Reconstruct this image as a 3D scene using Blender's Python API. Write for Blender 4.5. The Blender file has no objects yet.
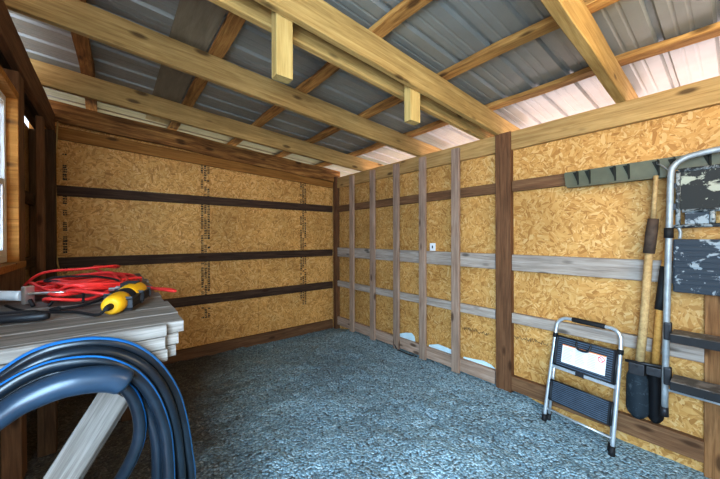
import bpy, bmesh, math, random
from mathutils import Vector, Matrix, noise
random.seed(7)
V = Vector
C = bpy.context.scene.collection
PI = math.pi

# ---------------------------------------------------------------- node helpers
def new_mat(name):
    m = bpy.data.materials.new(name); m.use_nodes = True
    nt = m.node_tree; b = nt.nodes['Principled BSDF']
    return m, nt, b
class NB:
    def __init__(s, nt): s.nt = nt
    def n(s, t, **kw):
        nd = s.nt.nodes.new(t)
        for k, v in kw.items(): setattr(nd, k, v)
        return nd
    def l(s, a, b): s.nt.links.new(a, b)
    def ramp(s, fac, stops, interp='LINEAR'):
        r = s.n('ShaderNodeValToRGB'); r.color_ramp.interpolation = interp
        e = r.color_ramp.elements
        while len(e) > 1: e.remove(e[-1])
        e[0].position = stops[0][0]; e[0].color = (*stops[0][1], 1)
        for p, c in stops[1:]:
            x = e.new(p); x.color = (*c, 1)
        s.l(fac, r.inputs[0]); return r.outputs[0]
    def math(s, op, a, b=None, clamp=False):
        m = s.n('ShaderNodeMath', operation=op); m.use_clamp = clamp
        for i, v in enumerate((a, b)):
            if v is None: continue
            if isinstance(v, (int, float)): m.inputs[i].default_value = v
            else: s.l(v, m.inputs[i])
        return m.outputs[0]
    def vm(s, op, a, b=None):
        m = s.n('ShaderNodeVectorMath', operation=op)
        for i, v in enumerate((a, b)):
            if v is None: continue
            if isinstance(v, (tuple, list)): m.inputs[i].default_value = v
            else: s.l(v, m.inputs[i])
        return m.outputs[0]
    def mix(s, fac, a, b, bt='MIX'):
        m = s.n('ShaderNodeMix', data_type='RGBA', blend_type=bt)
        for sock, v in ((m.inputs[0], fac), (m.inputs[6], a), (m.inputs[7], b)):
            if isinstance(v, (int, float)): sock.default_value = v
            elif isinstance(v, (tuple, list)): sock.default_value = (*v, 1)
            else: s.l(v, sock)
        return m.outputs[2]
    def noise(s, vec, scale, detail=4, rough=.55, dist=0):
        t = s.n('ShaderNodeTexNoise'); t.inputs['Scale'].default_value = scale
        t.inputs['Detail'].default_value = detail; t.inputs['Roughness'].default_value = rough
        t.inputs['Distortion'].default_value = dist
        if vec is not None: s.l(vec, t.inputs['Vector'])
        return t.outputs[0]
    def bump(s, h, strength, dist, target):
        b = s.n('ShaderNodeBump'); b.inputs['Strength'].default_value = strength
        b.inputs['Distance'].default_value = dist; s.l(h, b.inputs['Height'])
        s.l(b.outputs[0], target.inputs['Normal'])

def wood(name, dark, mid, light, rough=.75, knots=True, grain=22, blotch=.45, knotcol=(.05, .02, .008), vary=.28):
    m, nt, b = new_mat(name); N = NB(nt)
    tc = N.n('ShaderNodeTexCoord').outputs['Object']
    rnd = N.n('ShaderNodeObjectInfo').outputs['Random']
    off = N.vm('SCALE', (13.7, 7.3, 5.1)); off.node.inputs['Scale'].default_value = 1
    N.l(rnd, off.node.inputs['Scale'])
    p = N.vm('ADD', tc, off)
    g = N.noise(N.vm('MULTIPLY', p, (1.3, grain, grain)), 2.2, 6, .6, .6)
    f = N.noise(N.vm('MULTIPLY', p, (6, 160, 160)), 1.5, 3, .6)
    bl = N.noise(N.vm('MULTIPLY', p, (1.6, 5, 5)), 1.6, 4, .6)
    fac = N.math('ADD', N.math('MULTIPLY', g, .75), N.math('MULTIPLY', f, .25))
    col = N.ramp(fac, [(.3, dark), (.5, mid), (.68, light)])
    sh = N.math('ADD', N.math('MULTIPLY', bl, blotch * 2), 1 - blotch)
    sh2 = N.math('ADD', N.math('MULTIPLY', rnd, vary), 1 - vary / 2)
    k = N.math('MULTIPLY', sh, sh2)
    cc = N.n('ShaderNodeCombineColor')
    for i in range(3): N.l(k, cc.inputs[i])
    col = N.mix(1, col, cc.outputs[0], 'MULTIPLY')
    if knots:
        vt = N.n('ShaderNodeTexVoronoi'); vt.inputs['Scale'].default_value = 1
        N.l(N.vm('MULTIPLY', p, (3.2, 9, 9)), vt.inputs['Vector'])
        kf = N.ramp(vt.outputs['Distance'], [(.10, (1, 1, 1)), (.2, (0, 0, 0))])
        col = N.mix(N.math('MULTIPLY', kf, .75), col, knotcol)
    N.l(col, b.inputs['Base Color']); b.inputs['Roughness'].default_value = rough
    b.inputs['Specular IOR Level'].default_value = .25
    N.bump(fac, .35, .006, b)
    return m

def osb(name, ax, tint=1.0):
    m, nt, b = new_mat(name); N = NB(nt)
    tc = N.n('ShaderNodeTexCoord').outputs['Object']
    sp = N.n('ShaderNodeSeparateXYZ'); N.l(tc, sp.inputs[0])
    cb = N.n('ShaderNodeCombineXYZ')
    N.l(sp.outputs[ax], cb.inputs[0]); N.l(sp.outputs[2], cb.inputs[1])
    p = cb.outputs[0]
    def layer(coarse, lx, ly, seed):
        q = N.vm('ADD', p, (seed, seed * 1.7, 0))
        dn = N.n('ShaderNodeTexNoise'); dn.inputs['Scale'].default_value = 9; N.l(q, dn.inputs['Vector'])
        ds = N.vm('SCALE', dn.outputs['Color']); ds.node.inputs['Scale'].default_value = .09
        qd = N.vm('ADD', q, ds)
        v = N.n('ShaderNodeTexVoronoi'); v.inputs['Scale'].default_value = coarse; N.l(qd, v.inputs['Vector'])
        s1 = N.n('ShaderNodeSeparateColor'); N.l(v.outputs['Color'], s1.inputs[0])
        rot = N.n('ShaderNodeVectorRotate', rotation_type='Z_AXIS')
        N.l(q, rot.inputs['Vector']); N.l(N.math('MULTIPLY', s1.outputs[0], 6.28), rot.inputs['Angle'])
        w = N.n('ShaderNodeTexVoronoi'); w.inputs['Scale'].default_value = 1
        N.l(N.vm('MULTIPLY', rot.outputs[0], (lx, ly, 1)), w.inputs['Vector'])
        s2 = N.n('ShaderNodeSeparateColor'); N.l(w.outputs['Color'], s2.inputs[0])
        fine = N.noise(N.vm('MULTIPLY', rot.outputs[0], (lx * 2, ly * 6, 1)), 1, 2, .5)
        return s2.outputs[0], s2.outputs[1], fine
    a0, a1, af = layer(16, 14, 60, 3.1)
    b0, b1, bf = layer(24, 22, 100, 8.4)
    sel = N.math('GREATER_THAN', a1, .5)
    val = N.math('ADD', N.math('MULTIPLY', a0, N.math('SUBTRACT', 1, sel)), N.math('MULTIPLY', b0, sel))
    fine = N.math('ADD', N.math('MULTIPLY', af, .5), N.math('MULTIPLY', bf, .5))
    val = N.math('ADD', N.math('MULTIPLY', val, .72), N.math('MULTIPLY', fine, .28))
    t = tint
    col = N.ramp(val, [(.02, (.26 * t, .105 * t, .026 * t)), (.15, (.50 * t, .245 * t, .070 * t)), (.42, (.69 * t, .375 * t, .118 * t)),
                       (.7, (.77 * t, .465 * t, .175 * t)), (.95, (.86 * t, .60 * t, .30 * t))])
    patch = N.ramp(N.noise(p, 2.2, 3), [(.3, (.82, .8, .76)), (.65, (1.06, 1.04, 1.02))])
    col = N.mix(1, col, patch, 'MULTIPLY')
    N.l(col, b.inputs['Base Color']); b.inputs['Roughness'].default_value = .62
    b.inputs['Specular IOR Level'].default_value = .3
    N.bump(val, .25, .004, b)
    return m

def plain(name, col, rough=.5, metal=0, var=.15, vscale=8, bump=0, spec=.5):
    m, nt, b = new_mat(name); N = NB(nt)
    tc = N.n('ShaderNodeTexCoord').outputs['Object']
    nz = N.noise(tc, vscale, 5)
    lo = tuple(c * (1 - var) for c in col); hi = tuple(min(1, c * (1 + var)) for c in col)
    N.l(N.ramp(nz, [(.3, lo), (.7, hi)]), b.inputs['Base Color'])
    b.inputs['Roughness'].default_value = rough; b.inputs['Metallic'].default_value = metal
    b.inputs['Specular IOR Level'].default_value = spec
    if bump: N.bump(N.noise(tc, vscale * 6, 3), bump, .003, b)
    return m

def splatter(name, col, splat, lo=.56, hi=.6, scale=7, rough=.55):
    m, nt, b = new_mat(name); N = NB(nt)
    tc = N.n('ShaderNodeTexCoord').outputs['Object']
    big = N.noise(tc, scale, 5, .62, .8); small = N.noise(tc, scale * 5, 3, .6)
    f1 = N.ramp(big, [(lo, (0, 0, 0)), (hi, (1, 1, 1))])
    f2 = N.ramp(small, [(.66, (0, 0, 0)), (.69, (1, 1, 1))])
    f = N.math('MAXIMUM', f1, f2)
    N.l(N.mix(f, col, splat), b.inputs['Base Color']); b.inputs['Roughness'].default_value = rough
    N.bump(f, .2, .002, b)
    return m

M = {}
M['rafter'] = wood('fresh_lumber', (.22, .13, .045), (.36, .225, .085), (.46, .31, .13), blotch=.4)
M['rafter_bright'] = wood('new_lumber', (.27, .155, .05), (.42, .27, .10), (.53, .365, .15), blotch=.35)
M['block'] = wood('clean_block_lumber', (.38, .25, .085), (.54, .38, .15), (.62, .46, .20), blotch=.25)
M['header'] = wood('header_lumber', (.33, .19, .07), (.48, .30, .12), (.57, .38, .17), blotch=.35)
M['bark'] = wood('waney_lumber', (.06, .022, .008), (.25, .11, .032), (.46, .25, .08), blotch=.6, grain=14)
M['purlin'] = wood('purlin_lumber', (.12, .05, .014), (.36, .18, .055), (.52, .30, .10), blotch=.55, grain=14)
M['girt_dark'] = wood('dark_stained_lumber', (.035, .020, .014), (.075, .042, .028), (.13, .078, .05), blotch=.5)
M['girt_red'] = wood('red_brown_lumber', (.095, .045, .022), (.18, .092, .046), (.26, .145, .075), blotch=.4)
M['post_red'] = wood('post_lumber', (.085, .038, .018), (.16, .077, .038), (.235, .12, .06), blotch=.35)
M['post_orange'] = wood('orange_post_lumber', (.13, .06, .024), (.25, .122, .05), (.36, .19, .085), blotch=.3)
M['grey'] = wood('weathered_lumber', (.22, .17, .14), (.38, .32, .275), (.51, .445, .395), blotch=.35, knotcol=(.06, .045, .035))
M['stud'] = wood('stud_lumber', (.24, .155, .11), (.38, .265, .20), (.48, .36, .285), blotch=.4)
M['plank'] = wood('old_plank_lumber', (.12, .10, .085), (.25, .22, .195), (.37, .335, .305), blotch=.5, knots=False, grain=30)
M['orange'] = wood('orange_lumber', (.24, .10, .022), (.40, .185, .045), (.50, .255, .08), blotch=.3)
M['darkpost'] = wood('dark_post_lumber', (.05, .026, .012), (.10, .055, .028), (.16, .095, .05), blotch=.5)
M['ply'] = wood('plywood', (.19, .15, .095), (.24, .195, .13), (.29, .24, .17), blotch=.2, knots=False, grain=8)
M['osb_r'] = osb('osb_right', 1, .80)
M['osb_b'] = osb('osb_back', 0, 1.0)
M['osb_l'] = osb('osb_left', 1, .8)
M['metal'] = plain('galvanised_sheet', (.285, .285, .262), .46, .25, .12, 3)
M['alu'] = plain('silver_tube', (.58, .62, .66), .32, .5, .08, 20)
M['black'] = plain('black_plastic', (.018, .02, .025), .45, 0, .3, 20)
M['blackmat'] = plain('black_rubber', (.012, .012, .014), .7, 0, .3, 20)
M['treadblue'] = plain('dark_tread_plastic', (.085, .12, .17), .4, 0, .2, 20)
M['olive'] = plain('olive_plastic', (.115, .112, .07), .55, 0, .15, 10)
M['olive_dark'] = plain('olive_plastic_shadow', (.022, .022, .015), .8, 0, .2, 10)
M['white'] = plain('white_vinyl', (.80, .82, .85), .4, 0, .03, 6)
M['paper'] = plain('white_sticker', (.80, .84, .88), .5, 0, .04, 30)
M['red'] = plain('red_cord', (.82, .05, .045), .42, 0, .15, 12)
M['redpaint'] = plain('red_print', (.75, .05, .03), .5, 0, .1, 12)
M['orangepaint'] = plain('orange_print', (.85, .25, .04), .5, 0, .1, 12)
M['greyprint'] = plain('grey_print', (.50, .54, .58), .6, 0, .1, 12)
M['yellow'] = plain('yellow_plastic', (.80, .43, .015), .4, 0, .1, 12)
M['hose'] = plain('black_pipe', (.010, .017, .026), .30, 0, .35, 14)
M['hoseband'] = plain('blue_black_pipe', (.020, .042, .072), .32, 0, .25, 10)
M['stripe'] = plain('blue_stripe', (.018, .15, .40), .35, 0, .1, 10)
M['tray'] = splatter('tray_plastic', (.022, .023, .022), (.36, .36, .29), .555, .59, 8, .75)
M['tray_rim'] = splatter('tray_rim_plastic', (.035, .038, .04), (.32, .34, .34), .47, .56, 26, .7)
M['panel'] = splatter('panel_plastic', (.028, .038, .052), (.28, .31, .33), .55, .58, 8, .7)
M['stepgrey'] = splatter('step_rubber', (.10, .09, .085), (.26, .235, .22), .45, .6, 14)
M['spatula'] = splatter('blade_steel', (.045, .065, .085), (.16, .20, .23), .55, .66, 16)
M['handle'] = wood('ash_handle', (.30, .19, .085), (.43, .295, .145), (.52, .38, .20), blotch=.25, knots=False)
M['handle_o'] = wood('orange_handle', (.42, .20, .05), (.60, .32, .09), (.68, .40, .14), blotch=.2, knots=False)
M['tape'] = plain('dark_wrap', (.07, .045, .032), .8, 0, .4, 30)
M['galv'] = plain('galvanised_tube', (.33, .35, .36), .5, .3, .2, 25)
M['foam'] = plain('white_foam', (.62, .78, .85), .7, 0, .08, 8)
M['wire'] = plain('yellowed_cable', (.55, .38, .15), .5, 0, .1, 8)
M['ink'] = plain('dark_ink', (.045, .03, .02), .8, 0, .3, 12)
M['steel'] = plain('bright_steel', (.68, .68, .68), .3, .8, .1, 20)
M['bolt'] = plain('dark_steel', (.05, .05, .055), .5, .6, .2, 20)
M['added_dark_ground'] = plain('dim_bounce_ground', (.15, .14, .075), .9, 0, .3, 4)
M['ground'] = plain('outside_ground', (.60, .52, .52), .9, 0, .15, 2)

def glass():
    m, nt, b = new_mat('window_glass'); N = NB(nt)
    b.inputs['Base Color'].default_value = (.97, .98, 1, 1); b.inputs['Roughness'].default_value = .02
    b.inputs['Transmission Weight'].default_value = 1; b.inputs['IOR'].default_value = 1.02
    N.l(N.ramp(N.noise(N.n('ShaderNodeTexCoord').outputs['Object'], 3), [(0, (.95, .97, 1)), (1, (1, 1, 1))]), b.inputs['Base Color'])
    return m
M['glass'] = glass()

def gravel():
    m, nt, b = new_mat('gravel'); N = NB(nt)
    tc = N.n('ShaderNodeTexCoord').outputs['Object']
    v = N.n('ShaderNodeTexVoronoi'); v.inputs['Scale'].default_value = 62; N.l(tc, v.inputs['Vector'])
    v2 = N.n('ShaderNodeTexVoronoi'); v2.inputs['Scale'].default_value = 130; N.l(tc, v2.inputs['Vector'])
    sc = N.n('ShaderNodeSeparateColor'); N.l(v.outputs['Color'], sc.inputs[0])
    sc2 = N.n('ShaderNodeSeparateColor'); N.l(v2.outputs['Color'], sc2.inputs[0])
    val = N.math('ADD', N.math('MULTIPLY', sc.outputs[0], .55), N.math('MULTIPLY', sc2.outputs[0], .45))
    col = N.ramp(val, [(.1, (.17, .28, .36)), (.5, (.33, .50, .60)), (.8, (.50, .68, .78)), (1, (.70, .84, .90))])
    col = N.mix(N.ramp(v.outputs['Distance'], [(.5, (0, 0, 0)), (.95, (1, 1, 1))]), col, (.08, .09, .095))
    big = N.noise(tc, 1.3, 5, .6)
    col = N.mix(1, col, N.ramp(big, [(.35, (.75, .76, .77)), (.65, (1.08, 1.08, 1.08))]), 'MULTIPLY')
    # shadow of the plank bench painted into the gravel colour as dark brown
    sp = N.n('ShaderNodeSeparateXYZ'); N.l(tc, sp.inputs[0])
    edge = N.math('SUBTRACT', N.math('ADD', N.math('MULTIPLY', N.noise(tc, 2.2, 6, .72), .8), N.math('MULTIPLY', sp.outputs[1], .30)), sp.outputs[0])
    bench_shade = N.ramp(edge, [(.28, (0, 0, 0)), (.72, (1, 1, 1))])
    shade_col = N.ramp(val, [(.1, (.045, .032, .022)), (.6, (.105, .080, .056)), (1, (.25, .21, .165))])
    col = N.mix(N.math('MULTIPLY', bench_shade, .9), col, shade_col)
    N.l(col, b.inputs['Base Color']); b.inputs['Roughness'].default_value = .6
    b.inputs['Specular IOR Level'].default_value = .45
    h = N.math('SUBTRACT', N.math('ADD', N.math('MULTIPLY', sc.outputs[1], .5), N.math('MULTIPLY', N.noise(tc, 90, 4), .7)), N.math('MULTIPLY', v.outputs['Distance'], .9))
    N.bump(h, .9, .014, b)
    return m
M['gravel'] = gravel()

# ---------------------------------------------------------------- mesh helpers
def tag(o, label=None, cat=None, group=None, kind=None):
    if label: o['label'] = label
    if cat: o['category'] = cat
    if group: o['group'] = group
    if kind: o['kind'] = kind
    return o
def link(name, bm, mat, parent=None, smooth=False, mats=None):
    me = bpy.data.meshes.new(name)
    bmesh.ops.recalc_face_normals(bm, faces=bm.faces)
    if smooth:
        for f in bm.faces: f.smooth = True
    bm.to_mesh(me); bm.free()
    for mm in (mats or [mat]): me.materials.append(mm)
    o = bpy.data.objects.new(name, me); C.objects.link(o)
    if parent is not None:
        # vertices are given in world space; shift into the parent's frame
        inv = Matrix.LocRotScale(parent.location, parent.rotation_euler, None).inverted()
        p = parent.parent
        while p is not None:
            inv = inv @ Matrix.LocRotScale(p.location, p.rotation_euler, None).inverted(); p = p.parent
        me.transform(inv); o.parent = parent
    return o
def thing(name, label, cat, loc, group=None):
    o = bpy.data.objects.new(name, None); o.empty_display_size = .1
    C.objects.link(o); o.location = loc
    return tag(o, label, cat, group)
def add_box(bm, lo, hi, mi=0, bev=0):
    r = bmesh.ops.create_cube(bm, size=1); vs = r['verts']
    for v in vs:
        v.co = V([(lo[i] + hi[i]) / 2 + v.co[i] * (hi[i] - lo[i]) for i in range(3)])
    fs = {f for v in vs for f in v.link_faces}
    for f in fs: f.material_index = mi
    if bev:
        es = list({e for v in vs for e in v.link_edges})
        bmesh.ops.bevel(bm, geom=es, offset=bev, segments=2, affect='EDGES', profile=.6)
def add_obox(bm, c, ax, ay, az, sx, sy, sz, bev=0, mi=0):
    """oriented box: axes ax, ay, az, full sizes"""
    r = bmesh.ops.create_cube(bm, size=1); vs = r['verts']
    for v in vs:
        k = v.co.copy(); v.co = V(c) + ax * (k.x * sx) + ay * (k.y * sy) + az * (k.z * sz)
    for f in {f for v in vs for f in v.link_faces}: f.material_index = mi
    if bev:
        es = list({e for v in vs for e in v.link_edges})
        bmesh.ops.bevel(bm, geom=es, offset=bev, segments=2, affect='EDGES', profile=.6)
def crom(pts, sub, closed=False):
    out = []; n = len(pts); P = [V(p) for p in pts]
    rng = n if closed else n - 1
    for i in range(rng):
        if closed: a, b, c, d = P[(i - 1) % n], P[i], P[(i + 1) % n], P[(i + 2) % n]
        else:
            b, c = P[i], P[i + 1]; a = P[i - 1] if i else b * 2 - c; d = P[i + 2] if i + 2 < n else c * 2 - b
        for k in range(sub):
            t = k / sub
            out.append(.5 * ((2 * b) + (c - a) * t + (2 * a - 5 * b + 4 * c - d) * t * t + (3 * b - a - 3 * c + d) * t ** 3))
    if not closed: out.append(P[-1])
    return out
def add_tube(bm, pts, rad, seg=10, closed=False, stripe=None, cap=True, up=None, smooth=True):
    P = [V(p) for p in pts]; n = len(P)
    R = rad if isinstance(rad, (list, tuple)) else [rad] * n
    T = []
    for i in range(n):
        if closed: t = P[(i + 1) % n] - P[i - 1]
        else: t = P[min(i + 1, n - 1)] - P[max(i - 1, 0)]
        T.append(t.normalized() if t.length > 1e-9 else V((0, 0, 1)))
    u = V(up) if up else T[0].orthogonal()
    rings = []
    for i in range(n):
        u = (u - T[i] * u.dot(T[i]))
        if u.length < 1e-6: u = T[i].orthogonal()
        u.normalize(); w = T[i].cross(u)
        rings.append([bm.verts.new(P[i] + (u * math.cos(2 * PI * k / seg) + w * math.sin(2 * PI * k / seg)) * R[i]) for k in range(seg)])
    for i in range(n if closed else n - 1):
        a, b = rings[i], rings[(i + 1) % n]
        sh = 0
        if closed and i == n - 1:
            sh = min(range(seg), key=lambda s: (a[0].co - b[s].co).length)
        for k in range(seg):
            f = bm.faces.new((a[k], a[(k + 1) % seg], b[(k + 1 + sh) % seg], b[(k + sh) % seg]))
            f.smooth = smooth
            if stripe is not None and k in stripe: f.material_index = 1
    if cap and not closed:
        bm.faces.new(rings[0][::-1]); bm.faces.new(rings[-1])
def add_poly_prism(bm, pts, nrm, th, mi=0):
    """flat polygon pts extruded by th along nrm"""
    d = V(nrm).normalized() * th
    a = [bm.verts.new(V(p)) for p in pts]; b = [bm.verts.new(V(p) + d) for p in pts]
    fs = [bm.faces.new(a), bm.faces.new(b[::-1])]
    n = len(pts)
    for i in range(n): fs.append(bm.faces.new((a[i], b[i], b[(i + 1) % n], a[(i + 1) % n])))
    for f in fs: f.material_index = mi
def board(name, a, b, w, t, mat, wdir, label=None, cat=None, group=None, wob=0, seed=0, parent=None, wane=0, kind=None, bev=.003):
    """board from a to b (centre line); width w along wdir, thickness t across; local X = length"""
    a, b = V(a), V(b); x = (b - a); L = x.length; x.normalize()
    y = V(wdir); y = (y - x * y.dot(x)).normalized(); z = x.cross(y)
    bm = bmesh.new(); n = max(2, int(L / .12)) if (wob or wane) else 1
    rings = []
    for i in range(n + 1):
        s = -L / 2 + L * i / n
        dy = wob * noise.noise(V((s * 2.1, seed, 1.3))); dz = wob * noise.noise(V((s * 2.3, seed, 7.3)))
        c1 = wane * max(0, noise.noise(V((s * 3.3, seed, 3.1))) + .25); c2 = wane * max(0, noise.noise(V((s * 2.7, seed, 9.1))) + .25)
        hw, ht = w / 2, t / 2; e = min(bev, t * .2)
        ring = [(-hw + e + c1, -ht), (hw - e - c2, -ht), (hw, -ht + e + c2 * .6), (hw, ht - e), (hw - e, ht), (-hw + e, ht), (-hw, ht - e), (-hw, -ht + e + c1 * .6)]
        rings.append([bm.verts.new((s, p + dy, q + dz)) for p, q in ring])
    for i in range(n):
        for k in range(8): bm.faces.new((rings[i][k], rings[i][(k + 1) % 8], rings[i + 1][(k + 1) % 8], rings[i + 1][k]))
    bm.faces.new(rings[0][::-1]); bm.faces.new(rings[-1])
    o = link(name, bm, mat)
    mw = Matrix((x, y, z)).transposed().to_4x4(); mw.translation = (a + b) / 2
    if parent is not None:
        o.parent = parent; mw = Matrix.Translation(parent.location).inverted() @ mw
    o.matrix_local = mw
    tag(o, label, cat, group, kind)
    return o

# ---------------------------------------------------------------- dimensions (metres; camera stands at x=0, y=0)
S = .0735                                   # roof pitch, falling towards +x
def zt(x): return 2.689 - S * x             # top of the rafters
XG, YG = 2.71, 4.0                          # inner faces of the girts on the right and back wall
OX, OY = 2.75, 4.04                         # inner faces of the OSB
YF = -1.1                                   # open front of the shed
XL = -.55                                   # OSB of the left wall

# ---------------------------------------------------------------- setting
def floor_z(x, y):
    z = .025 * noise.noise(V((x * .8, y * .8, 0))) + .018 * noise.noise(V((x * 3.1, y * 3.1, 4))) + .013 * noise.noise(V((x * 9, y * 9, 9))) + .010 * noise.noise(V((x * 21, y * 21, 2)))
    k = max(0, min(1, (x - 1.9) / .75)); k *= max(0, min(1, (y - .55) / .6)) * max(0, min(1, (4.1 - y) / .5))
    amp = max(.25, min(1, (2.75 - x) / .5))
    return z * amp + .06 * k * k - .01
bm = bmesh.new()
nx, ny = 190, 230; x0, x1, y0, y1 = -.62, 2.80, -.2, 4.08
g = [[bm.verts.new((x0 + (x1 - x0) * i / nx, y0 + (y1 - y0) * j / ny, floor_z(x0 + (x1 - x0) * i / nx, y0 + (y1 - y0) * j / ny))) for j in range(ny + 1)] for i in range(nx + 1)]
for i in range(nx):
    for j in range(ny):
        bm.faces.new((g[i][j], g[i + 1][j], g[i + 1][j + 1], g[i][j + 1]))
add_box(bm, (x0, YF, -.1), (x1, -.2, -.02))
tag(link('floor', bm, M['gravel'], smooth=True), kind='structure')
bm = bmesh.new(); add_box(bm, (-25, -25, -.35), (30, 4.3, -.12))
tag(link('ground', bm, M['ground']), kind='structure')
bm = bmesh.new(); add_box(bm, (-25, 4.3, -.35), (30, 30, -.12))  # unseen dark ground added to cut bounce light on the north roof edge
tag(link('added_dark_ground', bm, M['added_dark_ground']), kind='structure')

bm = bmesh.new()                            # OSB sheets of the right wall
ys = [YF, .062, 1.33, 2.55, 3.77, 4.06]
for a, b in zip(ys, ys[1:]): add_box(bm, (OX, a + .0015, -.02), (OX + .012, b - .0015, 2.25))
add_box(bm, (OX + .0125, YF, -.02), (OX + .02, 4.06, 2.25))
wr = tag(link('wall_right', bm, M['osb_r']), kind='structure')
bm = bmesh.new()
xs = [-.57, .194, 1.526, 2.742]
for a, b in zip(xs, xs[1:]):
    za, zb = 2.60 - .066 * (a + .4), 2.60 - .066 * (b + .4)
    add_poly_prism(bm, [(a + .0015, OY, -.03), (b - .0015, OY, -.03), (b - .0015, OY, zb), (a + .0015, OY, za)], (0, 1, 0), .012)
add_poly_prism(bm, [(-.57, OY + .0125, -.03), (2.76, OY + .0125, -.03), (2.76, OY + .0125, 2.37), (-.57, OY + .0125, 2.60)], (0, 1, 0), .008)
wb = tag(link('wall_back', bm, M['osb_b']), kind='structure')
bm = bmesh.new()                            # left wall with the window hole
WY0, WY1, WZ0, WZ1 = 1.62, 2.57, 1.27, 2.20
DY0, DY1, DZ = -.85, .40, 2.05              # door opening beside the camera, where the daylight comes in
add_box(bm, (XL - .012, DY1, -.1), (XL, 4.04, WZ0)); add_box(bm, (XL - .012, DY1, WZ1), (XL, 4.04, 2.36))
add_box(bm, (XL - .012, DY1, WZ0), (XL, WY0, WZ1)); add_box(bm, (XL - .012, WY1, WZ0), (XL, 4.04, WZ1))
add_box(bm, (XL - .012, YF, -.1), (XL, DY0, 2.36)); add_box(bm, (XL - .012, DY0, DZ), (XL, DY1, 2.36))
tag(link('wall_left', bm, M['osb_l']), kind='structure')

bm = bmesh.new(); add_poly_prism(bm, [(-.56, YF - .012, -.12), (2.76, YF - .012, -.12), (2.76, YF - .012, 2.50), (-.56, YF - .012, 2.74)], (0, 1, 0), .012)
tag(link('wall_front', bm, M['osb_b']), kind='structure')

# printed nail lines on the back OSB
def stamp(name, x, z0, z1, w, parent, yy, cols):
    bm = bmesh.new(); rs = random.Random(int(x * 100))
    for c in range(cols):
        xx = x + c * w * 1.35; z = z0
        while z < z1:
            if rs.random() < .18: z += rs.uniform(.02, .09)
            L = rs.uniform(.010, .026)
            n_ = rs.randint(2, 3)
            for k in range(n_):
                xa = xx + w * k / n_; add_box(bm, (xa, yy - .0012, z), (xa + w / n_ * rs.uniform(.6, 1), yy, z + L * rs.uniform(.75, 1)))
            z += L + rs.uniform(.004, .007)
    link(name, bm, M['ink'], parent)
stamp('printed_lettering', .838, .44, 2.34, .026, wb, OY, 3)
stamp('printed_lettering', 2.15, .42, 2.26, .026, wb, OY, 3)
stamp('printed_lettering', -.35, .95, 2.12, .030, wb, OY, 1)
# pen scribbles on the right wall
bm = bmesh.new(); rs = random.Random(3)
for (yc, zc, ln) in ((1.62, .50, .28), (1.12, .54, .28)):
    pts = []
    for i in range(34):
        pts.append((OX - .001, yc + ln / 2 - ln * i / 33 + rs.uniform(-.006, .006), zc + (i % 2) * rs.uniform(.005, .035) - .02 + rs.uniform(-.008, .008)))
    add_tube(bm, crom(pts, 3), .0016, 5)
link('pen_writing', bm, M['ink'], wr)

# corrugated roof, ribs running down the slope
bm = bmesh.new()
xa, xb, ya, yb = -.95, 3.40, YF - .4, 4.62
prof = []; y = ya; k = 0
P_ = .2286
while y < yb:
    prof += [(y, 0), (y + .060, 0), (y + .066, .0022), (y + .074, .0022), (y + .080, 0), (y + .116, 0), (y + .122, .0022), (y + .130, .0022), (y + .136, 0), (y + .178, 0), (y + .190, .021), (y + .212, .021), (y + .2246, 0)]
    y += P_
def zr(x): return 2.737 - S * x
ra = [bm.verts.new((xa, yy, zr(xa) + h)) for yy, h in prof]; rb = [bm.verts.new((xb, yy, zr(xb) + h)) for yy, h in prof]
rc = [bm.verts.new((xa, yy, zr(xa) + h + .0012)) for yy, h in prof]; rd = [bm.verts.new((xb, yy, zr(xb) + h + .0012)) for yy, h in prof]
for i in range(len(prof) - 1):
    bm.faces.new((ra[i], ra[i + 1], rb[i + 1], rb[i])); bm.faces.new((rc[i], rd[i], rd[i + 1], rc[i + 1]))
tag(link('ceiling', bm, M['metal']), kind='structure')

# ---------------------------------------------------------------- roof timbers
def purlin(x, mat, label, seed):
    board('purlin', (x, YF - .15, zt(x) + .022), (x, 4.36, zt(x) + .022), .085, .042, mat, (1, 0, -S), label, 'roof timber', 'purlins carrying the metal roof', wob=.012, wane=.03, seed=seed)
purlin(-.14, M['bark'], 'dark waney purlin under the roof sheets, nearest the window wall', 1)
purlin(.57, M['purlin'], 'purlin under the metal roof running along the edge of the plywood strip', 2)
purlin(1.235, M['purlin'], 'waney purlin under the metal roof, third from the window wall', 3)
purlin(1.885, M['purlin'], 'waney purlin under the metal roof, second from the bright eave', 4)
purlin(2.545, M['purlin'], 'waney purlin under the metal roof bordering the bright eave strip', 5)
board('plywood_strip', (.412, YF - .1, zr(.412) - .005), (.412, 4.1, zr(.412) - .005), .22, .007, M['ply'], (1, 0, -S), 'brown flat plywood strip lying between metal roof and rafters', 'plywood')

def rafter(y, mat, label, x0=-.62, x1=3.22, th=.042, dep=.172, dz=0, seed=0):
    c = dep / 2
    board('rafter', (x0, y, zt(x0) - c + dz), (x1, y, zt(x1) - c + dz), th, dep, mat, (0, 1, 0), label, 'rafter', 'rafters under the roof', wob=.004, seed=seed)
rafter(3.30, M['rafter'], 'tan rafter nearest the back wall, low end above the row of studs', seed=11)
rafter(2.29, M['rafter'], 'tan rafter second from the back wall, crossing above the plank bench', seed=12)
rafter(1.525, M['rafter_bright'], 'rafter of the close pair, the one on the back wall side behind the hanging blocks', seed=13)
rafter(1.375, M['rafter_bright'], 'rafter of the close pair, the front one running to the tall post', seed=14)
rafter(.515, M['rafter_bright'], 'rafter above the folding step stool, nearest the camera at upper right', th=.055, seed=15)
board('rafter', (-.60, 3.975, 2.665 - .09), (2.80, 3.975, 2.43 - .085), .04, .185, M['bark'], (0, 1, 0), 'dark brown waney end rafter along the top of the back wall', 'rafter', wob=.012, wane=.02, seed=16)
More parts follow.
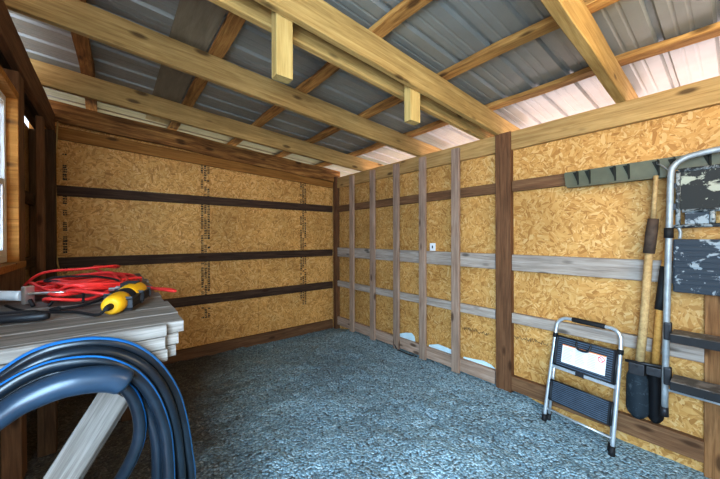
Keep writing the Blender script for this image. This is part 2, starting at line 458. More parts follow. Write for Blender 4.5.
board('trim_board', (-.56, 4.018, 2.395), (2.70, 4.018, 2.232), .115, .040, M['orange'], (0, 0, 1), 'orange sloping trim board on the back wall under the dark end rafter', 'board')
# hanging blocks
for i, (x, zb, lab) in enumerate(((.665, 2.185, 'short pale wood block hanging from the rafter pair, left one'), (1.625, 2.195, 'short pale wood block hanging from the rafter pair, right one above the studs'))):
    board('hanging_block', (x, 1.43, zb), (x, 1.43, 2.56), .088 if i == 0 else .10, .06, M['block'], (1, 0, 0), lab, 'wood block', 'blocks hanging between the paired rafters')

# headers
board('header_beam', (2.73, YF, 2.243), (2.73, 4.0, 2.243), .156, .040, M['header'], (0, 0, 1), 'long tan header beam along the top of the right wall under the bright eave', 'beam', wob=.004, seed=21)
board('header_beam', (-.41, YF, 2.445), (-.41, 3.96, 2.445), .18, .040, M['girt_red'], (0, 0, 1), 'brown header beam along the top of the window wall, inner one', 'beam', wob=.004, seed=22)
board('header_beam', (-.50, YF, 2.435), (-.50, 3.96, 2.435), .15, .040, M['darkpost'], (0, 0, 1), 'dark outer header beam above the window', 'beam', seed=23)

# ---------------------------------------------------------------- back wall boards
for z, w, mat, lab in ((1.848, .096, M['girt_dark'], 'dark stained girt across the back wall, topmost of three'),
                       (1.170, .098, M['girt_dark'], 'dark stained girt across the back wall, middle one level with the plank bench'),
                       (.667, .103, M['girt_dark'], 'dark stained girt across the back wall, lowest of three above the floor')):
    board('girt', (-.42, 4.02, z), (2.69, 4.02, z), w, .038, mat, (0, 0, 1), lab, 'girt', 'girts on the back wall', seed=int(z * 10))
board('bottom_plank', (-.42, 4.02, .055), (2.69, 4.02, .055), .136, .038, M['girt_red'], (0, 0, 1), 'brown bottom plank of the back wall on the gravel', 'plank', seed=31)

# right wall: girts between posts, continuing behind them
def rgirt(z, w, y0, y1, mat, lab, seed):
    board('girt', (2.73, y0, z), (2.73, y1, z), w, .038, mat, (0, 0, 1), lab, 'girt', 'girts on the right wall', seed=seed)
rgirt(1.845, .092, 1.40, 3.90, M['girt_red'], 'brown upper girt behind the row of studs on the right wall', 41)
rgirt(1.845, .092, YF, 1.25, M['girt_red'], 'red brown upper girt on the right wall running behind the olive tool rack', 42)
rgirt(1.182, .138, 1.40, 3.90, M['grey'], 'wide weathered grey girt behind the studs at mid height', 43)
rgirt(1.182, .138, YF, 1.25, M['grey'], 'wide weathered grey girt behind the digger handles at mid height', 44)
rgirt(.700, .086, 1.40, 3.90, M['grey'], 'narrow weathered grey girt behind the studs near the floor', 45)
rgirt(.700, .086, .132, 1.25, M['grey'], 'narrow weathered grey girt behind the step stool', 46)
board('bottom_plank', (2.725, 1.40, .128), (2.725, 3.90, .128), .125, .040, M['stud'], (0, 0, 1), 'grey brown bottom plank at the foot of the studs', 'plank', seed=47, wob=.004)
board('bottom_plank', (2.725, .132, .132), (2.725, 1.25, .132), .125, .044, M['girt_red'], (0, 0, 1), 'brown bottom plank behind the step stool feet', 'plank', seed=48, wob=.004)
# posts
board('post', (2.735, 1.315, -.05), (2.735, 1.325, 2.32), .135, .085, M['post_red'], (0, 1, 0), 'tall red brown post between studs and step stool on the right wall', 'post', seed=51)
board('post', (2.733, 3.942, -.05), (2.733, 3.942, 2.34), .085, .085, M['post_red'], (0, 1, 0), 'brown corner post where back wall and right wall meet', 'post', seed=52)
board('post', (2.735, .062, -.05), (2.735, .062, 1.113), .14, .04, M['post_orange'], (0, 1, 0), 'orange brown post behind the ladder at the right edge', 'post', seed=53)
ordn = ['leftmost stud of the five on the right wall, nearest the corner post', 'second stud from the corner post on the right wall', 'middle stud of the five on the right wall', 'fourth stud from the corner post on the right wall', 'rightmost stud of the five, next to the tall red brown post']
for i, y in enumerate((3.51, 3.063, 2.627, 2.222, 1.80)):
    board('stud', (2.694, y, .02), (2.694, y, 2.29), .088, .032, M['stud'], (0, 1, 0), 'weathered flat stud, ' + ordn[i], 'stud', 'flat studs on the right wall', seed=60 + i)
# outlet cover, foam scraps, cord
bm = bmesh.new(); add_box(bm, (2.742, 2.088, 1.255), (2.75, 2.162, 1.340), bev=.003)
tag(link('cover_plate', bm, M['white']), 'small white square cover plate on the OSB between two studs', 'cover plate')
bm = bmesh.new(); add_box(bm, (2.741, 2.118, 1.282), (2.7425, 2.133, 1.312)); link('socket', bm, M['blackmat'], bpy.data.objects['cover_plate'])
for lab, pts in (('white foam scrap behind the bottom plank beside the third stud', [(2.70, .17), (2.62, .228), (2.52, .262), (2.43, .280), (2.385, .25), (2.37, .18)]),
                 ('white foam scrap behind the bottom plank between fourth and fifth stud', [(2.18, .18), (2.17, .212), (2.05, .25), (1.95, .243), (1.86, .235), (1.85, .18)]),
                 ('white foam scrap behind the bottom plank beside the tall red brown post', [(1.75, .18), (1.74, .207), (1.64, .215), (1.53, .232), (1.45, .215), (1.40, .18)])):
    bm = bmesh.new(); add_poly_prism(bm, [(2.747, y, z) for y, z in pts], (-1, 0, 0), .006)
    tag(link('foam_scrap', bm, M['foam']), lab, 'foam scrap', 'foam scraps along the right wall')
bm = bmesh.new(); add_tube(bm, crom([(2.71, 2.67, .20), (2.69, 2.66, .12), (2.665, 2.60, .068), (2.645, 2.50, .067), (2.64, 2.38, .066), (2.66, 2.28, .065)], 6), .006, 8)
tag(link('cord', bm, M['blackmat']), 'thin black cord lying on the gravel beside the third stud', 'cord')

# ---------------------------------------------------------------- left wall
def lstud(y, w, x0, x1, mat, lab, seed, z0=-.05, z1=2.35, cat='stud'):
    board('post' if cat == 'post' else 'stud', ((x0 + x1) / 2, y, z0), ((x0 + x1) / 2, y, z1), w, x1 - x0, mat, (0, 1, 0), lab, cat, seed=seed)
lstud(2.66, .14, -.49, -.402, M['girt_red'], 'orange brown stud beside the window jamb', 71)
lstud(3.47, .09, -.446, -.406, M['girt_red'], 'brown stud on the window wall between window and dark corner post', 72)
lstud(3.87, .13, -.462, -.382, M['darkpost'], 'dark brown corner post between window wall and back wall', 73, cat='post')
lstud(3.92, .10, -.545, -.475, M['darkpost'], 'dark stud in the recess behind the corner post', 74)
for z, lab in ((1.73, 'short dark nailer on the window wall, upper one'), (1.20, 'short dark nailer on the window wall, lower one level with the plank bench')):
    board('nailer', (-.53, 2.74, z), (-.53, 3.86, z), .09, .038, M['darkpost'], (0, 0, 1), lab, 'nailer')
# window
bm = bmesh.new()                            # jamb boards lining the hole
for lo, hi in (((-.545, WY1 - .02, WZ0), (-.40, WY1, WZ1)), ((-.545, WY0, WZ0), (-.40, WY0 + .02, WZ1)), ((-.545, WY0, WZ1 - .02), (-.40, WY1, WZ1 + .02))):
    add_box(bm, lo, hi, bev=.002)
tag(link('trim_1', bm, M['orange']), 'orange wooden jamb lining around the window', kind='structure')
bm = bmesh.new(); add_box(bm, (-.56, WY0 - .06, WZ0 - .035), (-.385, WY1 + .07, WZ0), bev=.003)
tag(link('trim_2', bm, M['orange']), 'orange wooden window sill', kind='structure')
wn = bpy.data.objects.new('window_1', None); C.objects.link(wn); wn.location = (-.46, (WY0 + WY1) / 2, WZ0); tag(wn, 'white vinyl window with two sashes in the left wall', kind='structure')
bm = bmesh.new(); a, b = WY0 + .02, WY1 - .02
def ring(bm, y0, y1, z0, z1, w, x0, x1):
    add_box(bm, (x0, y0, z0), (x1, y0 + w, z1), bev=.003); add_box(bm, (x0, y1 - w, z0), (x1, y1, z1), bev=.003)
    add_box(bm, (x0, y0 + w, z0), (x1, y1 - w, z0 + w), bev=.003); add_box(bm, (x0, y0 + w, z1 - w), (x1, y1 - w, z1), bev=.003)
ring(bm, a, b, WZ0, WZ1 - .02, .035, -.50, -.445); link('window_frame', bm, M['white'], wn)
zm = 1.70
for n_, z0, z1, x0 in (('window_sash', WZ0 + .035, zm + .02, -.465), ('window_sash', zm - .02, WZ1 - .055, -.49)):
    bm = bmesh.new(); ring(bm, a + .035, b - .035, z0, z1, .032, x0, x0 + .018); s_ = link(n_, bm, M['white'], wn)
    bm = bmesh.new(); add_box(bm, (x0 + .007, a + .067, z0 + .03), (x0 + .011, b - .067, z1 - .03)); link('pane', bm, M['glass'], s_)
# cable in the corner
bm = bmesh.new(); add_tube(bm, crom([(-.372, 3.94, 2.47), (-.378, 3.93, 2.30), (-.392, 3.93, 2.08), (-.385, 3.93, 1.75), (-.388, 3.93, 1.4), (-.382, 3.92, 1.22), (-.36, 3.86, 1.11), (-.33, 3.80, 1.03)], 6), .006, 8)
tag(link('cable', bm, M['wire']), 'thin yellowed cable running down the corner beside the dark corner post', 'cable')

# ---------------------------------------------------------------- plank bench
ZT = 1.115; TH = .038
names = ['front', 'second', 'third', 'fourth', 'fifth', 'sixth', 'seventh', 'eighth', 'ninth', 'tenth', 'eleventh', 'twelfth', 'back']
yb0 = 1.215; np_ = 13; pw = (3.09 - yb0) / np_
rs = random.Random(5)
for i in range(np_):
    yc = yb0 + pw * (i + .5); dz = rs.uniform(-.004, .001)
    lab = ('weathered plank on top of the bench, %s one at the edge' % names[i]) if i in (0, 12) else ('weathered plank on top of the bench, %s from the front edge' % names[i])
    board('bench_plank', (-.385, yc, ZT - TH / 2 + dz), (.19 + rs.uniform(-.012, .012), yc, ZT - TH / 2 + dz), pw - .006, TH, M['plank'], (0, 1, 0), lab, 'plank', 'planks laid across the bench top', seed=80 + i)
for k in (1, 2):
    z = ZT - TH / 2 - k * .040
    board('bench_plank', (-.385, yb0 + .07, z), (.188 - .008 * k, yb0 + .07, z), .138, TH, M['plank'], (0, 1, 0), 'weathered plank under the front end of the bench top, %s layer' % ('second' if k == 1 else 'third'), 'plank', seed=95 + k)
    board('bench_plank', (-.385, 3.02, z), (.182, 3.02, z), .138, TH, M['plank'], (0, 1, 0), 'weathered plank under the back end of the bench top, %s layer' % ('second' if k == 1 else 'third'), 'plank', seed=97 + k)
for k, (xe, lab) in enumerate(((.142, 'top'), (.138, 'middle'), (.144, 'bottom'))):
    z = ZT - .020 - k * .041
    board('facing_board', (-.385, 1.2015, z), (xe, 1.2015, z), .039, .025, M['plank'], (0, 0, 1), 'pale facing board along the front of the bench, %s of three' % lab, 'board', 'facing boards on the bench front', seed=101 + k)
bf = thing('trestle', 'dark wooden trestle frame with legs carrying the plank bench', 'trestle', (-.1, 2.2, 0))
board('joist', (.12, 1.37, 1.018), (.12, 2.94, 1.018), .10, .04, M['plank'], (0, 0, 1), seed=105, parent=bf)
for x, y, zb_ in ((-.33, 1.50, 1.070), (-.33, 2.88, 1.070), (.10, 3.02, .995)):
    board('leg', (x, y, -.03), (x, y, zb_), .088, .088, M['darkpost'], (1, 0, 0), parent=bf)
# leaning board
# ---------------------------------------------------------------- camera basis, used once to lay out the coil from measured rays
CAM = V((0, 0, 1.40))
yaw, pit, rol, F = .680522735, -.00573945, -.00185823, 308.05
r0 = V((math.cos(yaw), -math.sin(yaw), 0)); fw = V((math.sin(yaw) * math.cos(pit), math.cos(yaw) * math.cos(pit), math.sin(pit))); u0 = r0.cross(fw)
cr = r0 * math.cos(rol) + u0 * math.sin(rol); cu = u0 * math.cos(rol) - r0 * math.sin(rol)

# ---------------------------------------------------------------- pipe coil (vertical coil standing against the bench front)
# coil plane: ax = sideways, z up; each turn is a slightly egg-shaped loop
ax = cr.copy(); ax.z = 0; ax.normalize(); ay = V((fw.x, fw.y, 0)).normalized(); az = V((0, 0, 1))
def cpt(px, py, d): return CAM + (fw + cr * ((px - 360) / F) - cu * ((py - 239.5) / F)) * d
e0_, e1_ = cpt(118.5, 391, 1.0), cpt(-45, 650, .84)
board('leaning_board', e0_, e1_, .092, .038, M['plank'], fw.cross(e1_ - e0_), 'loose grey board leaning against the bench through the pipe coil', 'board', seed=110)
def cpy(px, py, y):
    d = fw + cr * ((px - 360) / F) - cu * ((py - 239.5) / F)
    return CAM + d * (y / d.y)
bm = bmesh.new()
low = [(183, 545), (160, 605), (112, 645), (45, 662), (-35, 640), (-88, 580), (-100, 500), (-75, 440)]
turns = [([(-40, 404), (0, 378), (30, 358), (60, 347), (98, 342.5), (130, 348), (155, 365), (173, 391), (182, 420), (187, 450), (190, 482)], 1.150, 0),
         ([(-40, 411), (0, 385), (30, 367), (60, 356), (98, 352), (128, 359), (150, 374), (165, 396), (174, 425), (178, 455), (180, 482)], 1.118, 8),
         ([(-40, 418), (0, 391), (30, 374), (60, 364), (98, 361), (125, 369), (143, 383), (156, 403), (165, 430), (168, 455), (169, 482)], 1.088, 16),
         ([(-40, 424), (0, 399), (30, 382), (60, 372), (98, 370), (121, 377), (137, 392), (149, 413), (156, 436), (158, 460), (158, 482)], 1.125, 24),
         ([(-40, 408), (0, 386), (30, 366), (60, 357), (98, 353), (128, 360), (148, 376), (162, 399), (170, 427), (174, 455), (176, 482)], 1.160, 12)]
for j, (pp, d, off) in enumerate(turns):
    low2 = [(x + (45 - x) * off / 150, y + (500 - y) * off / 150) for x, y in low]
    pts = [cpy(px, py, d + .004 * math.sin(i * 1.3 + j * 2)) for i, (px, py) in enumerate(pp + low2)]
    add_tube(bm, crom(pts, 6, True), .0172, 16, closed=True, stripe=((12, 13), (), (13, ), (12, ), (13, ))[j], up=(0, -1, 0))
# inner turn that curls down behind the board
pts = [cpy(50, 383, 1.09), cpy(80, 375, 1.10), cpy(108, 377, 1.10), cpy(129, 391, 1.10), cpy(139, 414, 1.105), cpy(139, 438, 1.11), cpy(130, 462, 1.12), cpy(114, 488, 1.14), cpy(80, 528, 1.16)]
add_tube(bm, crom(pts, 8), .0170, 16, stripe=(13,), up=(0, -1, 0))
pc = link('pipe_coil', bm, None, smooth=True, mats=[M['hose'], M['stripe']])
tag(pc, 'coil of black pipe with blue stripes standing in front of the plank bench', 'pipe coil')
bm = bmesh.new()
pts = [cpy(-70, 486, 1.045), cpy(-30, 442, 1.045), cpy(4, 414, 1.045), cpy(28, 399, 1.045), cpy(66, 384, 1.045), cpy(98, 379, 1.045), cpy(117, 380, 1.045), cpy(127, 384, 1.045)]
L_ = crom(pts, 8); n_ = len(L_); add_tube(bm, L_, [.020 + .013 * min(1, i / (n_ * .6)) if i < n_ - 5 else (.033, .032, .030, .026, .019)[i - n_ + 5] for i in range(n_)], 18, up=(0, -1, 0))
tag(link('wide_pipe', bm, M['hoseband'], smooth=True), 'wide blue black pipe section inside the pipe coil, ending above the leaning board', 'pipe')

# ---------------------------------------------------------------- red extension cord
bm = bmesh.new(); rs = random.Random(11); pts = []
N_ = 12
for t in range(N_):
    cxx = -.11 + rs.uniform(-.05, .05); cyy = 2.10 + rs.uniform(-.16, .16); aa = rs.uniform(.14, .24); bb = rs.uniform(.16, .38); ph = rs.uniform(-.9, .9)
    for s in range(8):
        a_ = 2 * PI * s / 8 + rs.uniform(-.15, .15)
        x_ = cxx + aa * math.cos(a_) * math.cos(ph) - bb * math.sin(a_) * math.sin(ph) * .5
        y_ = cyy + bb * math.sin(a_) * math.cos(ph) + aa * math.cos(a_) * math.sin(ph)
        hump = max(0, 1 - ((x_ + .10) / .30) ** 2 - ((y_ - 2.1) / .55) ** 2)
        z_ = ZT + .008 + (.012 + .045 * t / N_ + rs.uniform(0, .05)) * (.35 + .65 * hump)
        if y_ < 2.04: x_ = max(-.20, x_)
        pts.append((max(-.35, min(.17, x_)), y_, z_))
pts += [(.10, 2.05, ZT + .03), (.20, 1.88, ZT + .02), (.255, 1.83, ZT + .012), (.24, 1.92, ZT + .012), (.10, 2.02, ZT + .035), (-.08, 2.45, ZT + .11), (.03, 2.62, ZT + .09), (.02, 2.35, ZT + .12), (-.12, 2.3, ZT + .115), (-.28, 2.36, ZT + .10), (-.36, 2.42, ZT + .03), (-.33, 2.5, ZT + .01)]
add_tube(bm, crom(pts, 7), .0075, 8)
ec = tag(link('extension_cord', bm, M['red'], smooth=True), 'tangled red extension cord heaped on the plank bench', 'cord')

# ---------------------------------------------------------------- yellow power tool
tl = thing('power_tool', 'yellow and black corded power tool lying on the plank bench', 'power tool', (.06, 1.64, ZT))
A_, B_ = V((-.002, 1.445, ZT + .036)), V((.098, 1.72, ZT + .050)); d_ = (B_ - A_).normalized(); LN = (B_ - A_).length
def seg(name, ts, rs_, mat, par=tl, n=20):
    bm = bmesh.new(); P2 = [A_ + d_ * (t * LN) for t in ts]; add_tube(bm, P2, rs_, n); return link(name, bm, mat, par, smooth=False)
seg('front_housing', [0, .02, .10, .26, .32], [.024, .032, .037, .038, .037], M['yellow'])
seg('grip_band', [.31, .33, .40, .49, .52], [.036, .039, .040, .040, .037], M['blackmat'])
hs = seg('motor_housing', [.51, .54, .70, .88, .96, 1.0], [.037, .042, .046, .045, .038, .027], M['yellow'])
side = d_.cross(V((0, 0, 1))).normalized()
bm = bmesh.new()
for k in range(4): add_obox(bm, A_ + d_ * LN * (.70 + .06 * k) + V((0, 0, .040)) - side * .012, d_, side, V((0, 0, 1)), .009, .05, .012, .002)
link('vent', bm, M['blackmat'], hs)
bm = bmesh.new(); add_obox(bm, A_ + d_ * LN * .46 + side * -.030 + V((0, 0, .012)), d_, side, V((0, 0, 1)), .10, .03, .022, .008); link('switch', bm, M['black'], tl)
bm = bmesh.new(); add_obox(bm, A_ + d_ * LN * .36 + side * .028 + V((0, 0, -.004)), d_, side, V((0, 0, 1)), .115, .030, .034, .010); link('rubber_grip', bm, M['bolt'], tl)
bm = bmesh.new(); add_obox(bm, A_ + d_ * LN * .74 + side * .036 + V((0, 0, -.004)), d_, side, V((0, 0, 1)), .085, .022, .030, .008); link('rubber_grip', bm, M['bolt'], tl)
bm = bmesh.new(); c_ = A_ + d_ * LN * .78 - side * .052 + V((0, 0, .02)); add_tube(bm, [c_ + side * .015, c_ - side * .01, c_ - side * .012, c_ - side * .035], [.012, .014, .008, .008], 14); link('spindle', bm, M['steel'], tl)
bm = bmesh.new(); e0 = A_ + d_ * .004
add_tube(bm, [e0, e0 - d_ * .03, e0 - d_ * .045], [.012, .010, .007], 12); link('cord_boot', bm, M['blackmat'], tl)
bm = bmesh.new(); add_tube(bm, crom([e0 - d_ * .04, (-.04, 1.44, ZT + .012), (-.10, 1.58, ZT + .006), (-.15, 1.62, ZT + .006), (-.20, 1.66, ZT + .006), (-.27, 1.75, ZT + .006), (-.34, 1.92, ZT + .006)], 8), .0048, 8); link('power_cord', bm, M['blackmat'], tl)
# black loose wire over the red cord
bm = bmesh.new(); add_tube(bm, crom([(-.15, 1.63, ZT + .013), (-.18, 1.66, ZT + .012), (-.16, 1.68, ZT + .014), (-.14, 1.65, ZT + .012), (-.05, 1.72, ZT + .016), (.02, 1.86, ZT + .045), (.03, 1.98, ZT + .07), (-.05, 1.95, ZT + .10), (-.12, 1.92, ZT + .11), (-.20, 1.98, ZT + .105), (-.24, 2.04, ZT + .085), (-.18, 1.92, ZT + .09), (-.10, 1.80, ZT + .06), (-.09, 1.72, ZT + .02)], 8), .005, 8)
tag(link('loose_wire', bm, M['blackmat'], smooth=True), 'loose black wire looped over the red extension cord', 'wire')
# caulking gun like tool with pale tube
cg = thing('caulking_gun', 'pale tubed hand tool with metal jaw and dark trigger at left end of bench', 'tool', (-.32, 2.0, ZT))
bm = bmesh.new(); add_tube(bm, crom([(-.46, 2.0, ZT + .05), (-.36, 1.93, ZT + .048), (-.285, 1.875, ZT + .046)], 6), .021, 14); link('tube', bm, M['paper'], cg)
bm = bmesh.new(); add_obox(bm, (-.268, 1.862, ZT + .05), V((.75, -.66, 0)), V((.66, .75, 0)), az, .018, .04, .075, .006); add_tube(bm, [(-.275, 1.865, ZT + .055), (-.15, 1.77, ZT + .06)], .006, 8); link('jaw', bm, M['steel'], cg)
bm = bmesh.new(); add_tube(bm, crom([(-.262, 1.855, ZT + .03), (-.25, 1.84, ZT + .005)], 4), .007, 8); link('trigger', bm, M['bolt'], cg)
bm = bmesh.new(); add_tube(bm, crom([(-.19, 1.80, ZT + .055), (-.185, 1.79, ZT + .03), (-.20, 1.78, ZT + .008)], 4), .006, 8); link('trigger', bm, M['bolt'], cg)
# bolt cutter: two black handles
bc = thing('bolt_cutter', 'long handled cutter with two black grips at the front left of the bench', 'tool', (-.28, 1.5, ZT))
for P0, P1 in (((-.40, 1.55, ZT + .02), (-.165, 1.49, ZT + .02)), ((-.40, 1.66, ZT + .016), (-.20, 1.575, ZT + .016))):
    bm = bmesh.new(); Q = [V(P0).lerp(V(P1), t) for t in (0, .3, .35, .95, 1)]; add_tube(bm, Q, [.009, .010, .0145, .0145, .010], 12); link('handle', bm, M['black'], bc)

# ---------------------------------------------------------------- folding step stool
A0 = V((2.560, .938, .000)); B0 = V((2.513, .515, -.010)); uu = (B0 - A0).normalized(); W_ = (B0 - A0).length
vv = V((.150, -.030, .79)).normalized(); nn = uu.cross(vv).normalized()
if nn.x > 0: nn = -nn                       # towards the room
def sp_(u, v, n=0): return A0 + uu * u + vv * v + nn * n
st = thing('step_stool', 'small folded aluminium step stool with black treads leaning on the right wall', 'step stool', (2.545, .72, .0))
bm = bmesh.new()
path = [sp_(.000, .03), sp_(.004, .30), sp_(.010, .60), sp_(.014, .72), sp_(.026, .765), sp_(.062, .795), sp_(.11, .800), sp_(.21, .800), sp_(.32, .800), sp_(.372, .795), sp_(.404, .765), sp_(.413, .72), sp_(.416, .60), sp_(.419, .30), sp_(.420, .03)]
add_tube(bm, crom(path, 5), .0125, 12); link('front_frame', bm, M['alu'], st, smooth=True)
for u in (.018, .402):
    bm = bmesh.new(); u2 = u
    add_tube(bm, [sp_(u2 - .002, .05, -.034), sp_(u2, .62, -.022)], .010, 10); lg = link('rear_leg', bm, M['alu'], st, smooth=True)
    bm = bmesh.new(); add_tube(bm, [sp_(u2 - .002, .0, -.034), sp_(u2 - .002, .06, -.034)], [.016, .0135], 12); link('rubber_foot', bm, M['blackmat'], lg)
for u in (.0, .42):
    bm = bmesh.new(); add_tube(bm, [sp_(u, -.005), sp_(u, .055)], [.0185, .016], 12); link('rubber_foot', bm, M['blackmat'], st)
bm = bmesh.new(); add_tube(bm, [sp_(.115, .800), sp_(.125, .800), sp_(.31, .800), sp_(.32, .800)], [.015, .0175, .0175, .015], 12); link('hand_grip', bm, M['blackmat'], st)
for u in (.012, .415):
    bm = bmesh.new(); add_tube(bm, [sp_(u, .640), sp_(u, .672)], .0175, 12); link('collar', bm, M['blackmat'], st)
def tread(v0, v1, u0, u1, nribs, horiz=True):
    bm = bmesh.new()
    add_obox(bm, sp_((u0 + u1) / 2, (v0 + v1) / 2, .004), uu, vv, nn, u1 - u0, v1 - v0, .018, .006)
    for k in range(nribs):
        v = v0 + (v1 - v0) * (k + .5) / nribs
        add_obox(bm, sp_((u0 + u1) / 2, v, .014), uu, vv, nn, u1 - u0 - .03, (v1 - v0) / nribs * .5, .006, mi=1)
    return link('tread', bm, None, st, mats=[M['black'], M['treadblue']])
t1 = tread(.445, .655, .030, .398, 14)
bm = bmesh.new()                             # raised rim
for (ua, va, ub, vb) in ((.026, .655, .402, .655), (.026, .445, .402, .445), (.026, .445, .026, .655), (.402, .445, .402, .655)):
    add_tube(bm, [sp_(ua, va, .01), sp_(ub, vb, .01)], .008, 8)
link('rim', bm, M['black'], t1)
bm = bmesh.new(); add_obox(bm, sp_(.214, .540, .0185), uu, vv, nn, .272, .130, .002); lb = link('sticker', bm, M['paper'], t1)
tag(lb, 'white warning sticker')
bm = bmesh.new(); add_obox(bm, sp_(.214, .602, .0200), uu, vv, nn, .272, .006, .0012); link('sticker_band', bm, M['orangepaint'], lb)
bm = bmesh.new(); rs = random.Random(2)
for c in range(3):
    for r_ in range(9):
        L1 = rs.uniform(.04, .062); add_obox(bm, sp_(.088 + .078 * c + L1 / 2, .585 - .011 * r_, .0200), uu, vv, nn, L1, .0028, .001)
link('printed_lines', bm, M['greyprint'], lb)
bm = bmesh.new(); cc_ = [sp_(.322 + .018 * math.cos(a_ * PI / 10), .575 + .018 * math.sin(a_ * PI / 10), .0205) for a_ in range(20)]
add_tube(bm, cc_, .0022, 6, closed=True); add_tube(bm, [sp_(.309, .588, .0205), sp_(.335, .562, .0205)], .002, 6); link('prohibition_sign', bm, M['redpaint'], lb)
bm = bmesh.new(); add_tube(bm, crom([sp_(.165, .648, .022), sp_(.172, .612, .03), sp_(.190, .598, .032), sp_(.232, .598, .032), sp_(.250, .612, .03), sp_(.257, .648, .022)], 5), .007, 8); link('carry_loop', bm, M['black'], t1)
bm = bmesh.new(); add_obox(bm, sp_(.212, .425, .006), uu, vv, nn, .392, .022, .016, .003); cb_ = link('crossbar', bm, M['alu'], st)
bm = bmesh.new(); add_obox(bm, sp_(.205, .430, .014), uu, vv, nn, .05, .034, .014, .004); link('latch', bm, M['black'], cb_)
t2 = tread(.178, .320, .026, .398, 11)
bm = bmesh.new()
for (ua, va, ub, vb) in ((.022, .320, .402, .320), (.022, .178, .402, .178), (.022, .178, .022, .320), (.402, .178, .402, .320)):
    add_tube(bm, [sp_(ua, va, .01), sp_(ub, vb, .01)], .007, 8)
link('rim', bm, M['black'], t2)
bm = bmesh.new(); add_tube(bm, [sp_(.0, .100), sp_(.42, .100)], .0075, 10); link('spreader_rod', bm, M['alu'], st)

# ---------------------------------------------------------------- olive tool rack
rk = thing('tool_rack', 'long olive plastic tool rack strip on the right wall above the digger and ladder', 'tool rack', (2.69, .35, 1.78))
bm = bmesh.new()
add_poly_prism(bm, [(2.70, .845, 1.885), (2.70, .835, 1.785), (2.70, .82, 1.778), (2.70, -.45, 1.778), (2.70, -.45, 1.895), (2.70, .835, 1.89)], (-1, 0, 0), .02)
add_box(bm, (2.655, -.45, 1.770), (2.70, .82, 1.782), bev=.003)
link('back_strip', bm, M['olive'], rk)
k = 0
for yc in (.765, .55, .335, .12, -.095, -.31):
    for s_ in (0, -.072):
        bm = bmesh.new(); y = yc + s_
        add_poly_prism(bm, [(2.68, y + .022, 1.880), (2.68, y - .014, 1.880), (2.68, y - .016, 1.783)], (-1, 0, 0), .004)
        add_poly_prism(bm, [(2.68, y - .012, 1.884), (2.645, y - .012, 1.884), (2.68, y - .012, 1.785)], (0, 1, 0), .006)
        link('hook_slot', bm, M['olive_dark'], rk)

# ---------------------------------------------------------------- clamshell digger
dg = thing('post_hole_digger', 'wooden handled post hole digger with two dark steel blades against the right wall', 'digger', (2.62, .39, .2))
def stick(name, pts, rad, mat, par, n=12):
    bm = bmesh.new(); add_tube(bm, pts, rad, n); return link(name, bm, mat, par, smooth=True)
h1 = stick('handle', [(2.618, .405, .565), (2.62, .384, .85), (2.62, .361, 1.30)], [.023, .0225, .020], M['handle'], dg)
stick('grip_wrap', [(2.62, .361, 1.30), (2.62, .350, 1.42), (2.62, .341, 1.515)], [.028, .029, .026], M['tape'], h1)
stick('handle_top', [(2.62, .342, 1.505), (2.62, .330, 1.78)], [.014, .012], M['handle'], h1)
h2 = stick('handle', [(2.655, .338, .56), (2.655, .313, .97), (2.655, .24, 1.80)], [.021, .020, .018], M['handle_o'], dg)
stick('grip_wrap', [(2.655, .316, .95), (2.655, .308, 1.02), (2.655, .292, 1.22)], [.024, .025, .023], M['blackmat'], h2)
def blade(y0, y1, z0, z1, x, mat, tilt):
    bm = bmesh.new(); G = []; nu, nv = 10, 14
    for j in range(nv + 1):
        t = j / nv; z = z1 + (z0 - z1) * t
        hw = (y1 - y0) / 2 * (1 - .0 * t); yc = (y0 + y1) / 2
        if t < .18: hw *= .70 + .30 * math.sin(t / .18 * PI / 2)
        if t > .82: hw *= math.sqrt(max(.2, 1 - ((t - .82) / .20) ** 2)) * .92 + .08
        if t < .8: hw *= .92 + .08 * t / .8
        row = []
        for i in range(nu + 1):
            s = -1 + 2 * i / nu
            row.append(bm.verts.new((x + .028 * s * s + tilt * t, yc + hw * s, z)))
        G.append(row)
    for j in range(nv):
        for i in range(nu): bm.faces.new((G[j][i], G[j][i + 1], G[j + 1][i + 1], G[j + 1][i]))
    r = bmesh.ops.solidify(bm, geom=bm.faces[:], thickness=.004)
    return link('blade', bm, mat, dg, smooth=True)
blade(.358, .472, .240, .545, 2.590, M['spatula'], .02)
blade(.296, .382, .225, .54, 2.640, M['black'], .02)
bm = bmesh.new()
add_box(bm, (2.585, .375, .525), (2.64, .452, .600), bev=.006); add_box(bm, (2.600, .300, .540), (2.665, .372, .595), bev=.006)
add_tube(bm, [(2.575, .415, .578), (2.65, .415, .578)], .009, 8); add_tube(bm, [(2.59, .34, .565), (2.67, .34, .565)], .009, 8)
add_tube(bm, [(2.60, .47, .600), (2.60, .29, .612)], .009, 8)
link('hinge_bracket', bm, M['bolt'], dg)

